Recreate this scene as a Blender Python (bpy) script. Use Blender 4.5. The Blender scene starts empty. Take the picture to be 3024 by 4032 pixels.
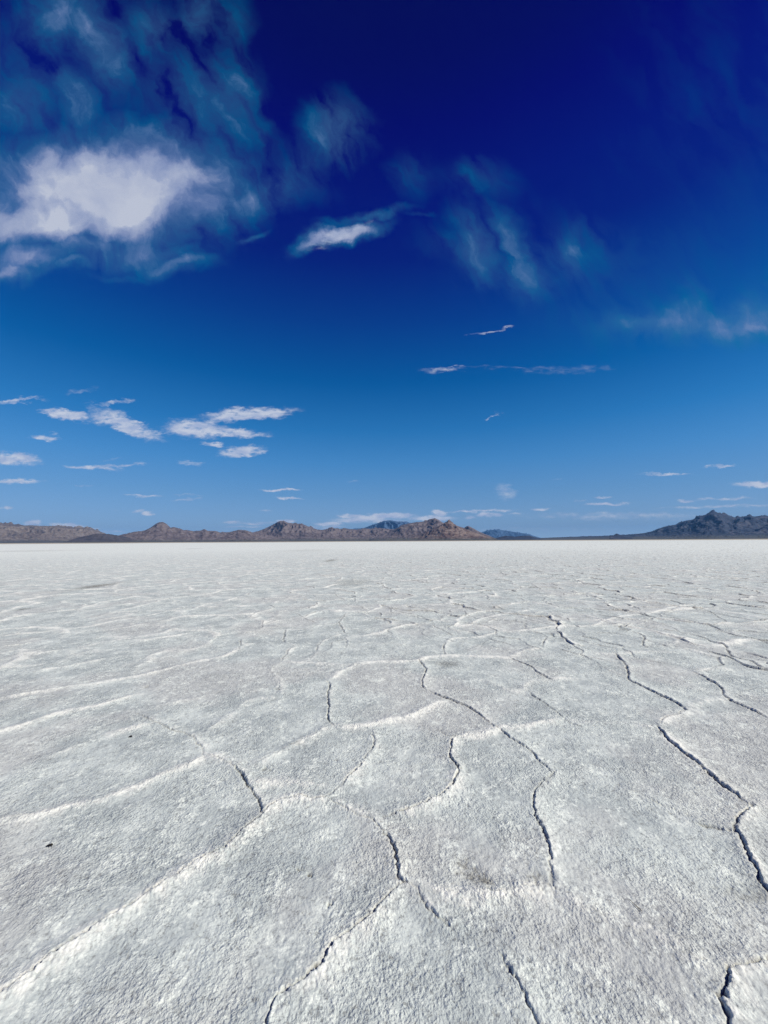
import bpy, math
import numpy as np
from mathutils import Matrix, Vector

sc = bpy.context.scene
C = sc.collection
rad = math.radians

# ------------------------------------------------------------ camera
EYE = 1.6
PITCH, ROLL = 4.27, -0.333
cam_d = bpy.data.cameras.new('camera')
cam = bpy.data.objects.new('camera', cam_d)
C.objects.link(cam)
cam_d.sensor_fit = 'VERTICAL'
cam_d.sensor_height = 24.0
cam_d.lens = 12.0 * 1519.0 / 2016.0
cam_d.clip_start = 0.05
cam_d.clip_end = 200000.0
cam.matrix_world = (Matrix.Translation((0, 0, EYE)) @ Matrix.Rotation(rad(90 + PITCH), 4, 'X')
                    @ Matrix.Rotation(rad(ROLL), 4, 'Z'))
sc.camera = cam

# ------------------------------------------------------------ exposure
vs = sc.view_settings
vs.view_transform = 'Standard'
vs.look = 'None'
vs.exposure = 0.0
vs.gamma = 1.0
vs.use_curve_mapping = False
sc.cycles.max_bounces = 4
sc.cycles.diffuse_bounces = 2
sc.cycles.volume_bounces = 0
sc.cycles.use_denoising = True
sc.cycles.denoising_input_passes = 'RGB_ALBEDO_NORMAL'
sc.cycles.denoising_prefilter = 'NONE'

# ------------------------------------------------------------ sun
SUN_EL, SUN_AZ = 41.0, 108.0        # azimuth clockwise from the view direction (+Y)
sun_d = bpy.data.lights.new('sun', 'SUN')
sun_d.energy = 4.6
sun_d.angle = rad(0.53)
sun_d.color = (1.0, 0.957, 0.84)
sun = bpy.data.objects.new('sun', sun_d)
C.objects.link(sun)
sv = Vector((math.sin(rad(SUN_AZ)) * math.cos(rad(SUN_EL)), math.cos(rad(SUN_AZ)) * math.cos(rad(SUN_EL)),
             math.sin(rad(SUN_EL))))
sun.rotation_euler = sv.to_track_quat('Z', 'Y').to_euler()
sun.location = (0, 0, 50)

# cloud masses: direction (x/y, z/y), half sizes, turn, density
CIRRUS = [
  (-0.7428,0.9768,0.4509,0.234,0,1.22),
  (-0.8929,0.8916,0.2802,0.1269,8,1.0),
  (-0.6215,0.9347,0.1967,0.1125,0,0.75),
  (-0.7259,1.0715,0.1418,0.0918,-20,0.6),
  (-0.5194,1.0397,0.0354,0.0609,-20,0.6),
  (-0.5374,0.9417,0.1968,0.1276,-8,0.9),
  (-0.9909,0.7814,0.1807,0.0588,0,0.9),
  (-0.8115,0.806,0.2507,0.0737,0,0.7),
  (-0.6576,0.7867,0.2086,0.0661,0,0.66),
  (-0.5659,0.7495,0.1387,0.0402,0,0.62),
  (-1.0239,0.756,0.1041,0.044,0,0.95),
  (-0.8711,0.7514,0.1387,0.0293,5,0.6),
  (-0.6964,0.7212,0.173,0.0182,0,0.3),
  (-0.8152,1.4399,0.1091,0.2655,25,0.62),
  (-0.9303,1.5458,0.1172,0.1306,0,0.38),
  (-0.8627,1.2422,0.0933,0.1723,28,0.55),
  (-0.9896,1.3216,0.3031,0.4119,0,0.26),
  (-1.034,1.2277,0.1147,0.1095,0,0.25),
  (-0.6352,1.2957,0.1584,0.3311,22,0.24),
  (-0.5264,1.5107,0.0804,0.1298,10,0.5),
  (-0.6424,1.4872,0.1021,0.0971,0,0.35),
  (-0.4388,1.5101,0.0731,0.1136,0,0.32),
  (-0.4605,1.2241,0.1433,0.2185,20,0.35),
  (-0.3898,1.2706,0.0791,0.1885,10,0.2),
  (-0.1235,1.1521,0.1212,0.1159,0,0.65),
  (-0.2296,1.0684,0.1843,0.0916,25,0.32),
  (-0.355,0.9555,0.2321,0.0827,5,0.4),
  (-0.4797,0.889,0.1821,0.1043,0,0.35),
  (-0.3661,0.8106,0.0487,0.0147,10,0.4),
  (-0.3176,0.825,0.0418,0.0148,20,0.3),
  (-0.1504,0.8203,0.1324,0.0332,27,0.9),
  (-0.0946,0.8384,0.1256,0.0296,22,0.8),
  (-0.0387,0.8937,0.1331,0.0224,15,0.5),
  (0.0817,1.0132,0.0777,0.0758,30,0.26),
  (0.2653,1.012,0.113,0.091,0,0.28),
  (0.0945,0.9004,0.049,0.009,5,0.2),
  (0.2533,0.7994,0.0835,0.1471,22,0.62),
  (0.3512,0.8172,0.0488,0.1475,30,0.56),
  (0.3827,0.7146,0.083,0.1236,25,0.5),
  (0.1913,0.833,0.1395,0.0591,0,0.22),
  (0.5269,0.7721,0.0694,0.1247,-15,0.5),
  (0.5379,0.7867,0.1529,0.1176,0,0.2),
  (0.3431,0.7805,0.2431,0.1908,0,0.11),
  (0.872,0.5878,0.3836,0.0608,0,0.4),
  (0.7215,0.5937,0.1782,0.0358,0,0.24),
  (0.8351,0.6539,0.0551,0.065,0,0.25),
  (0.9937,0.5671,0.2052,0.0678,0,0.2),
  (1.0342,0.6455,0.2064,0.0722,30,0.18),
  (0.6845,0.6693,0.3446,0.2531,0,0.12),
  (0.9988,1.1915,0.4288,0.6231,0,0.08),
]
CUMULUS = [
  (-0.1191,0.8386,0.1186,0.0192,27,0.4),
  (0.2819,0.5607,0.0718,0.0064,10,0.6),
  (0.157,0.4556,0.0747,0.0098,2,0.36),
  (0.5031,0.4536,0.19,0.0182,0,0.24),
  (0.2947,0.3265,0.0202,0.0062,40,0.7),
  (0.2657,0.4585,0.1765,0.007,0,0.2),
  (-0.8377,0.3367,0.0842,0.0179,-10,1),
  (-0.7332,0.3326,0.074,0.0344,-20,0.6),
  (-0.6782,0.3062,0.1142,0.0247,-20,1),
  (-0.6103,0.2867,0.0402,0.0109,0,0.8),
  (-0.4967,0.2983,0.1007,0.0315,-5,1),
  (-0.4092,0.2875,0.1207,0.0164,-3,0.95),
  (-0.3565,0.3359,0.1481,0.022,4,1),
  (-0.437,0.324,0.0673,0.0151,8,0.6),
  (-0.3745,0.2363,0.0735,0.019,6,1),
  (-0.3479,0.2429,0.0401,0.0163,0,0.6),
  (-0.4486,0.2557,0.0401,0.0082,-5,0.7),
  (-0.9784,0.3775,0.0878,0.009,3,0.6),
  (-0.7149,0.3725,0.0742,0.0083,3,0.55),
  (-0.8042,0.4021,0.0541,0.0097,10,0.3),
  (-0.8847,0.2774,0.0603,0.0109,-2,0.65),
  (-0.9748,0.2202,0.0868,0.0203,-3,1),
  (-0.9642,0.1602,0.0864,0.0094,0,0.8),
  (-0.76,0.1953,0.0999,0.0088,-4,0.75),
  (-0.687,0.201,0.0867,0.0054,3,0.6),
  (-0.721,0.2167,0.0534,0.0068,8,0.25),
  (-0.5072,0.2073,0.0467,0.0081,-6,0.5),
  (-0.7875,0.1485,0.0266,0.0054,0,0.35),
  (-0.6237,0.1208,0.0729,0.0047,-2,0.6),
  (-0.5109,0.1128,0.053,0.0047,2,0.5),
  (-0.5112,0.1228,0.053,0.0033,-2,0.4),
  (-0.2662,0.1341,0.0663,0.0047,0,0.9),
  (-0.2461,0.1133,0.0463,0.004,0,0.75),
  (-0.3051,0.0824,0.033,0.0033,0,0.45),
  (-0.6152,0.073,0.0211,0.0073,0,0.95),
  (-0.6418,0.0784,0.0198,0.006,0,0.6),
  (-0.986,0.0904,0.0231,0.006,0,0.7),
  (-0.6947,0.08,0.0132,0.0027,0,0.3),
  (-0.9109,0.0509,0.0264,0.0086,0,1.2),
  (-0.8216,0.0451,0.0593,0.0073,-5,1.2),
  (-0.7519,0.0355,0.0263,0.004,0,0.6),
  (-0.1464,0.0445,0.0461,0.0079,0,1.2),
  (-0.1398,0.0372,0.0593,0.0053,0,0.7),
  (-0.041,0.059,0.1187,0.0093,4,1),
  (-0.0937,0.0646,0.0396,0.0066,0,1),
  (0.0184,0.0653,0.0726,0.0112,0,1.2),
  (-0.0212,0.051,0.112,0.0079,0,0.7),
  (0.1439,0.0712,0.0264,0.0099,0,1.3),
  (0.1239,0.0581,0.0791,0.0079,0,0.9),
  (0.2496,0.0752,0.1122,0.004,2,0.7),
  (0.2757,0.0664,0.0462,0.0073,0,0.95),
  (0.2228,0.0601,0.0264,0.0053,0,0.6),
  (0.3418,0.0694,0.0264,0.0046,0,0.5),
  (0.4081,0.0776,0.0363,0.004,0,0.75),
  (0.5805,0.0925,0.0727,0.004,1,0.85),
  (0.568,0.1085,0.0397,0.0033,0,0.65),
  (0.5149,0.1028,0.0198,0.0033,0,0.5),
  (0.7859,0.0999,0.0397,0.0047,0,0.7),
  (0.8855,0.1047,0.0992,0.0047,1,0.6),
  (0.8839,0.0834,0.2311,0.006,1,0.55),
  (0.981,0.1415,0.0862,0.0121,0,1),
  (0.8782,0.1897,0.0532,0.0054,5,0.65),
  (0.7372,0.1697,0.093,0.0034,0,0.6),
  (0.4576,0.1606,0.0399,0.0027,0,0.3),
  (0.3171,0.1266,0.0398,0.0334,-20,0.45),
  (-0.0872,0.1578,0.0332,0.0027,0,0.3),
  (-0.3968,0.0499,0.0395,0.0059,0,0.7),
  (-0.3309,0.0475,0.0725,0.0046,0,0.65),
  (-0.3669,0.0385,0.0658,0.004,0,0.6),
  (-0.2519,0.0523,0.033,0.0066,0,1),
  (-0.8116,0.0437,0.0198,0.0066,0,0.6),
  (-0.1793,0.0335,0.0987,0.0066,0,0.5),
  (0.4868,0.0639,0.2638,0.0106,0,0.28),
  (0.7173,0.0579,0.3296,0.0172,0,0.32),
  (-0.5344,0.0257,0.5921,0.0118,0,0.22),
  (0.3865,0.0269,0.3946,0.0118,0,0.25),
  (-0.7055,0.028,0.0395,0.0033,0,0.4),
  (-0.7849,0.0357,0.0527,0.004,0,0.5),
]

# ------------------------------------------------------------ sky
class NT:
    """small helper for wiring node trees"""
    def __init__(s, tree): s.t = tree; s.n = tree.nodes; s.l = tree.links
    def new(s, typ, **kw):
        n = s.n.new(typ)
        for k, v in kw.items(): setattr(n, k, v)
        return n
    def put(s, sock, v):
        if isinstance(v, bpy.types.NodeSocket): s.l.new(v, sock)
        elif v is not None: sock.default_value = v
    def math(s, op, a, b=None, c=None, clamp=False):
        n = s.new('ShaderNodeMath', operation=op, use_clamp=clamp)
        s.put(n.inputs[0], a); s.put(n.inputs[1], b); s.put(n.inputs[2], c)
        return n.outputs[0]
    def vec(s, op, a, b=None, c=None, scale=None, val=False):
        n = s.new('ShaderNodeVectorMath', operation=op)
        s.put(n.inputs[0], a); s.put(n.inputs[1], b)
        if c is not None: s.put(n.inputs[2], c)
        if scale is not None: s.put(n.inputs['Scale'], scale)
        return n.outputs[1 if val else 0]
    def noise(s, v, scale, detail=2.0, rough=0.5, dims='3D', color=False, **kw):
        n = s.new('ShaderNodeTexNoise', noise_dimensions=dims)
        s.put(n.inputs['Vector'], v); s.put(n.inputs['Scale'], scale)
        s.put(n.inputs['Detail'], detail); s.put(n.inputs['Roughness'], rough)
        for k, x in kw.items(): s.put(n.inputs[k], x)
        return n.outputs[1 if color else 0]
    def mapr(s, x, a, b, c=0.0, d=1.0, smooth=False):
        n = s.new('ShaderNodeMapRange', interpolation_type='SMOOTHSTEP' if smooth else 'LINEAR')
        for k, v in enumerate((x, a, b, c, d)): s.put(n.inputs[k], v)
        return n.outputs[0]
    def mix(s, f, a, b, mode='MIX', clamp=False):
        n = s.new('ShaderNodeMix', data_type='RGBA', blend_type=mode)
        s.put(n.inputs[0], f)
        for k, v in ((6, a), (7, b)):
            if isinstance(v, tuple) and len(v) == 3: v = v + (1,)
            s.put(n.inputs[k], v)
        return n.outputs[2]
    def ramp(s, f, pts, interp='LINEAR'):
        n = s.new('ShaderNodeValToRGB')
        r = n.color_ramp; r.interpolation = interp
        while len(r.elements) < len(pts): r.elements.new(0.5)
        for e, (p, c) in zip(r.elements, pts):
            e.position = p; e.color = tuple(c) + ((1,) if len(c) == 3 else ())
        s.put(n.inputs[0], f)
        return n.outputs[0]

def lin(r, g, b):
    f = lambda c: (c / 255 / 12.92) if c / 255 <= 0.04045 else ((c / 255 + 0.055) / 1.055) ** 2.4
    return (f(r), f(g), f(b))

world = bpy.data.worlds.new('World')
sc.world = world
world.use_nodes = True
world.node_tree.nodes.clear()
W = NT(world.node_tree)
tc = W.new('ShaderNodeTexCoord').outputs['Generated']
sky = W.new('ShaderNodeTexSky', sky_type='NISHITA', sun_disc=False)
sky.sun_elevation = rad(SUN_EL)
sky.sun_rotation = rad(SUN_AZ)
sky.altitude = 1300
sky.air_density = 1.0
sky.dust_density = 0.6
sky.ozone_density = 1.4
sep = W.new('ShaderNodeSeparateXYZ')
W.put(sep.inputs[0], tc)
dx, dy, dz = sep.outputs
zc = W.math('MAXIMUM', dz, 0.0)
# the deep, polarised blue of this sky: a grade of the daylight sky by height
SKY_GRADE = [(0.0, (0.052075, 0.0734875, 0.1253)), (0.0324, (0.04166, 0.05879, 0.10024)), (0.1157, (0.03896, 0.06421, 0.09407)), (0.197, (0.02822, 0.0722, 0.10781)), (0.276, (0.01204, 0.06717, 0.10981)), (0.3847, (0.0, 0.05004, 0.10027)), (0.5018, (0.0, 0.02765, 0.09109)), (0.6076, (0.0, 0.00777, 0.07573)), (0.6906, (0.0, 0.00357, 0.07284)), (0.7545, (0.0, 0.0, 0.06264)), (0.8036, (0.0, 0.0, 0.04955)), (0.8413, (0.0, 0.0, 0.04328))]
grade = W.ramp(zc, SKY_GRADE)
base = W.mix(1.0, sky.outputs[0], grade, 'MULTIPLY')
# polarisation evens the sky out from side to side
base = W.mix(0.55, base, W.ramp(zc, [(0.0, (0.36851749999999994, 0.5677764999999999, 0.8095929999999999)), (0.0324, (0.25415, 0.39157, 0.55834)), (0.1157, (0.13287, 0.31399, 0.57758)), (0.197, (0.06125, 0.2462, 0.55201)), (0.276, (0.01938, 0.17465, 0.46778)), (0.3847, (0.0, 0.09759, 0.34191)), (0.5018, (0.0, 0.04231, 0.25415)), (0.6076, (0.0, 0.01033, 0.18782)), (0.6906, (0.0, 0.00439, 0.16827)), (0.7545, (0.0, 0.0, 0.13843)), (0.8036, (0.0, 0.0, 0.10702)), (0.8413, (0.0, 0.0, 0.09306))]))
yy = W.math('MAXIMUM', dy, 0.05)
u = W.math('DIVIDE', dx, yy)
v = W.math('DIVIDE', dz, yy)
cmb = W.new('ShaderNodeCombineXYZ')
W.put(cmb.inputs[0], u); W.put(cmb.inputs[1], v)
uv = cmb.outputs[0]
front = W.mapr(dy, 0.05, 0.2)

def masses(lst, p, hi=1.25, lo=0.2):
    """sum of soft elliptical cloud masses, each at its own direction in the sky"""
    acc = None
    for (cu, cv, a, b, rot, s) in lst:
        d = W.vec('SUBTRACT', p, (cu, cv, 0.0))
        if rot:
            # major axis turned by rot: two dot products
            cr, sr = math.cos(rad(rot)), math.sin(rad(rot))
            q = W.new('ShaderNodeCombineXYZ')
            W.put(q.inputs[0], W.vec('DOT_PRODUCT', d, (cr / a, sr / a, 0), val=True))
            W.put(q.inputs[1], W.vec('DOT_PRODUCT', d, (-sr / b, cr / b, 0), val=True))
            d = q.outputs[0]
        else:
            d = W.vec('MULTIPLY', d, (1 / a, 1 / b, 0.0))
        L = W.vec('LENGTH', d, val=True)
        m = W.mapr(L, hi, lo, 0.0, s, smooth=True)
        acc = m if acc is None else W.math('ADD', acc, m) if s < 0.5 else W.math('MAXIMUM', acc, m)
    return acc

# high thin cloud
zs = W.math('MAXIMUM', dz, 0.12)
pl = W.new('ShaderNodeCombineXYZ')
W.put(pl.inputs[0], W.math('DIVIDE', dx, zs)); W.put(pl.inputs[1], W.math('DIVIDE', dy, zs))
plane = pl.outputs[0]
w1 = W.vec('SCALE', W.vec('SUBTRACT', W.noise(uv, 4.0, 6, 0.58, '2D', True), (0.5, 0.5, 0.5)), scale=0.15)
uva = W.vec('ADD', uv, w1)
mA = masses(sorted(CIRRUS, key=lambda c: c[5]), uva, 1.35, 0.0)
q0 = W.vec('ADD', uva, W.vec('SCALE', W.noise(uv, 9.0, 3, 0.5, '2D', True), scale=0.035))
fd = W.new('ShaderNodeCombineXYZ')          # fibres run down to the right
W.put(fd.inputs[0], W.vec('DOT_PRODUCT', q0, (0.55 * math.cos(rad(-60)), 0.55 * math.sin(rad(-60)), 0), val=True))
W.put(fd.inputs[1], W.vec('DOT_PRODUCT', q0, (2.0 * math.cos(rad(30)), 2.0 * math.sin(rad(30)), 0), val=True))
fib = W.noise(fd.outputs[0], 6.5, 7, 0.6, '2D')
bil = W.noise(uva, 6.0, 6, 0.55, '2D')
tex = W.math('MULTIPLY_ADD', W.math('SUBTRACT', fib, bil), W.mapr(mA, 0.3, 0.8, 0.70, 0.22), bil)
dA = W.math('MULTIPLY', mA, W.math('MULTIPLY_ADD', W.math('SUBTRACT', tex, 0.5), W.math('MAXIMUM', W.math('MULTIPLY_ADD', mA, -4.0, 5.4), 1.3),
                                   W.math('MULTIPLY_ADD', mA, 0.62, 0.42)))
dA = W.mapr(dA, 0.01, 1.12, 0.0, 1.0)
dA = W.math('MULTIPLY', dA, front)
# lower cumulus bars nearer the horizon
st = W.vec('MULTIPLY', uv, (1.0, 2.6, 1.0))
w2 = W.vec('MULTIPLY', W.vec('SUBTRACT', W.noise(st, 15.0, 5, 0.65, '2D', True), (0.5, 0.5, 0.5)), (0.080, 0.034, 0.0))
damp = W.mapr(v, 0.0, 0.35, 0.35, 1.3)
uvb = W.vec('ADD', uv, W.vec('SCALE', w2, scale=damp))
mB = masses(sorted(CUMULUS, key=lambda c: c[5]), uvb)
lump = W.noise(st, 34.0, 6, 0.62, '2D')
dB = W.math('ADD', mB, W.math('MULTIPLY', W.math('SUBTRACT', lump, 0.5), W.math('MULTIPLY_ADD', mB, 2.0, 0.1)))
dB = W.mapr(dB, 0.10, 1.0, 0.0, 0.90, smooth=True)
dB = W.math('MULTIPLY', dB, front)

cAr = W.ramp(dA, [(0.0, lin(0, 105, 150)), (0.33, lin(10, 112, 155)), (0.5, lin(90, 128, 174)), (0.68, lin(138, 153, 190)), (0.92, lin(172, 182, 207)), (1.0, lin(192, 199, 216))])
cA = W.mix(W.mapr(tex, 0.40, 0.60, 0.30, 0.0), cAr, lin(120, 140, 188))
shadeB = W.mapr(W.noise(st, 22.0, 3, 0.5, '2D'), 0.35, 0.65)
cB = W.mix(shadeB, lin(170, 184, 214), lin(206, 212, 226))
aA = W.mapr(dA, 0.0, 0.72, 0.0, 0.95)
col = W.mix(aA, base, cA)
col = W.mix(dB, col, cB)
bg = W.new('ShaderNodeBackground')
W.put(bg.inputs[0], col)
bg.inputs[1].default_value = 1.0
out = W.new('ShaderNodeOutputWorld')
W.l.new(bg.outputs[0], out.inputs[0])
world.cycles.sampling_method = 'MANUAL'
world.cycles.sample_map_resolution = 256

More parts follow.
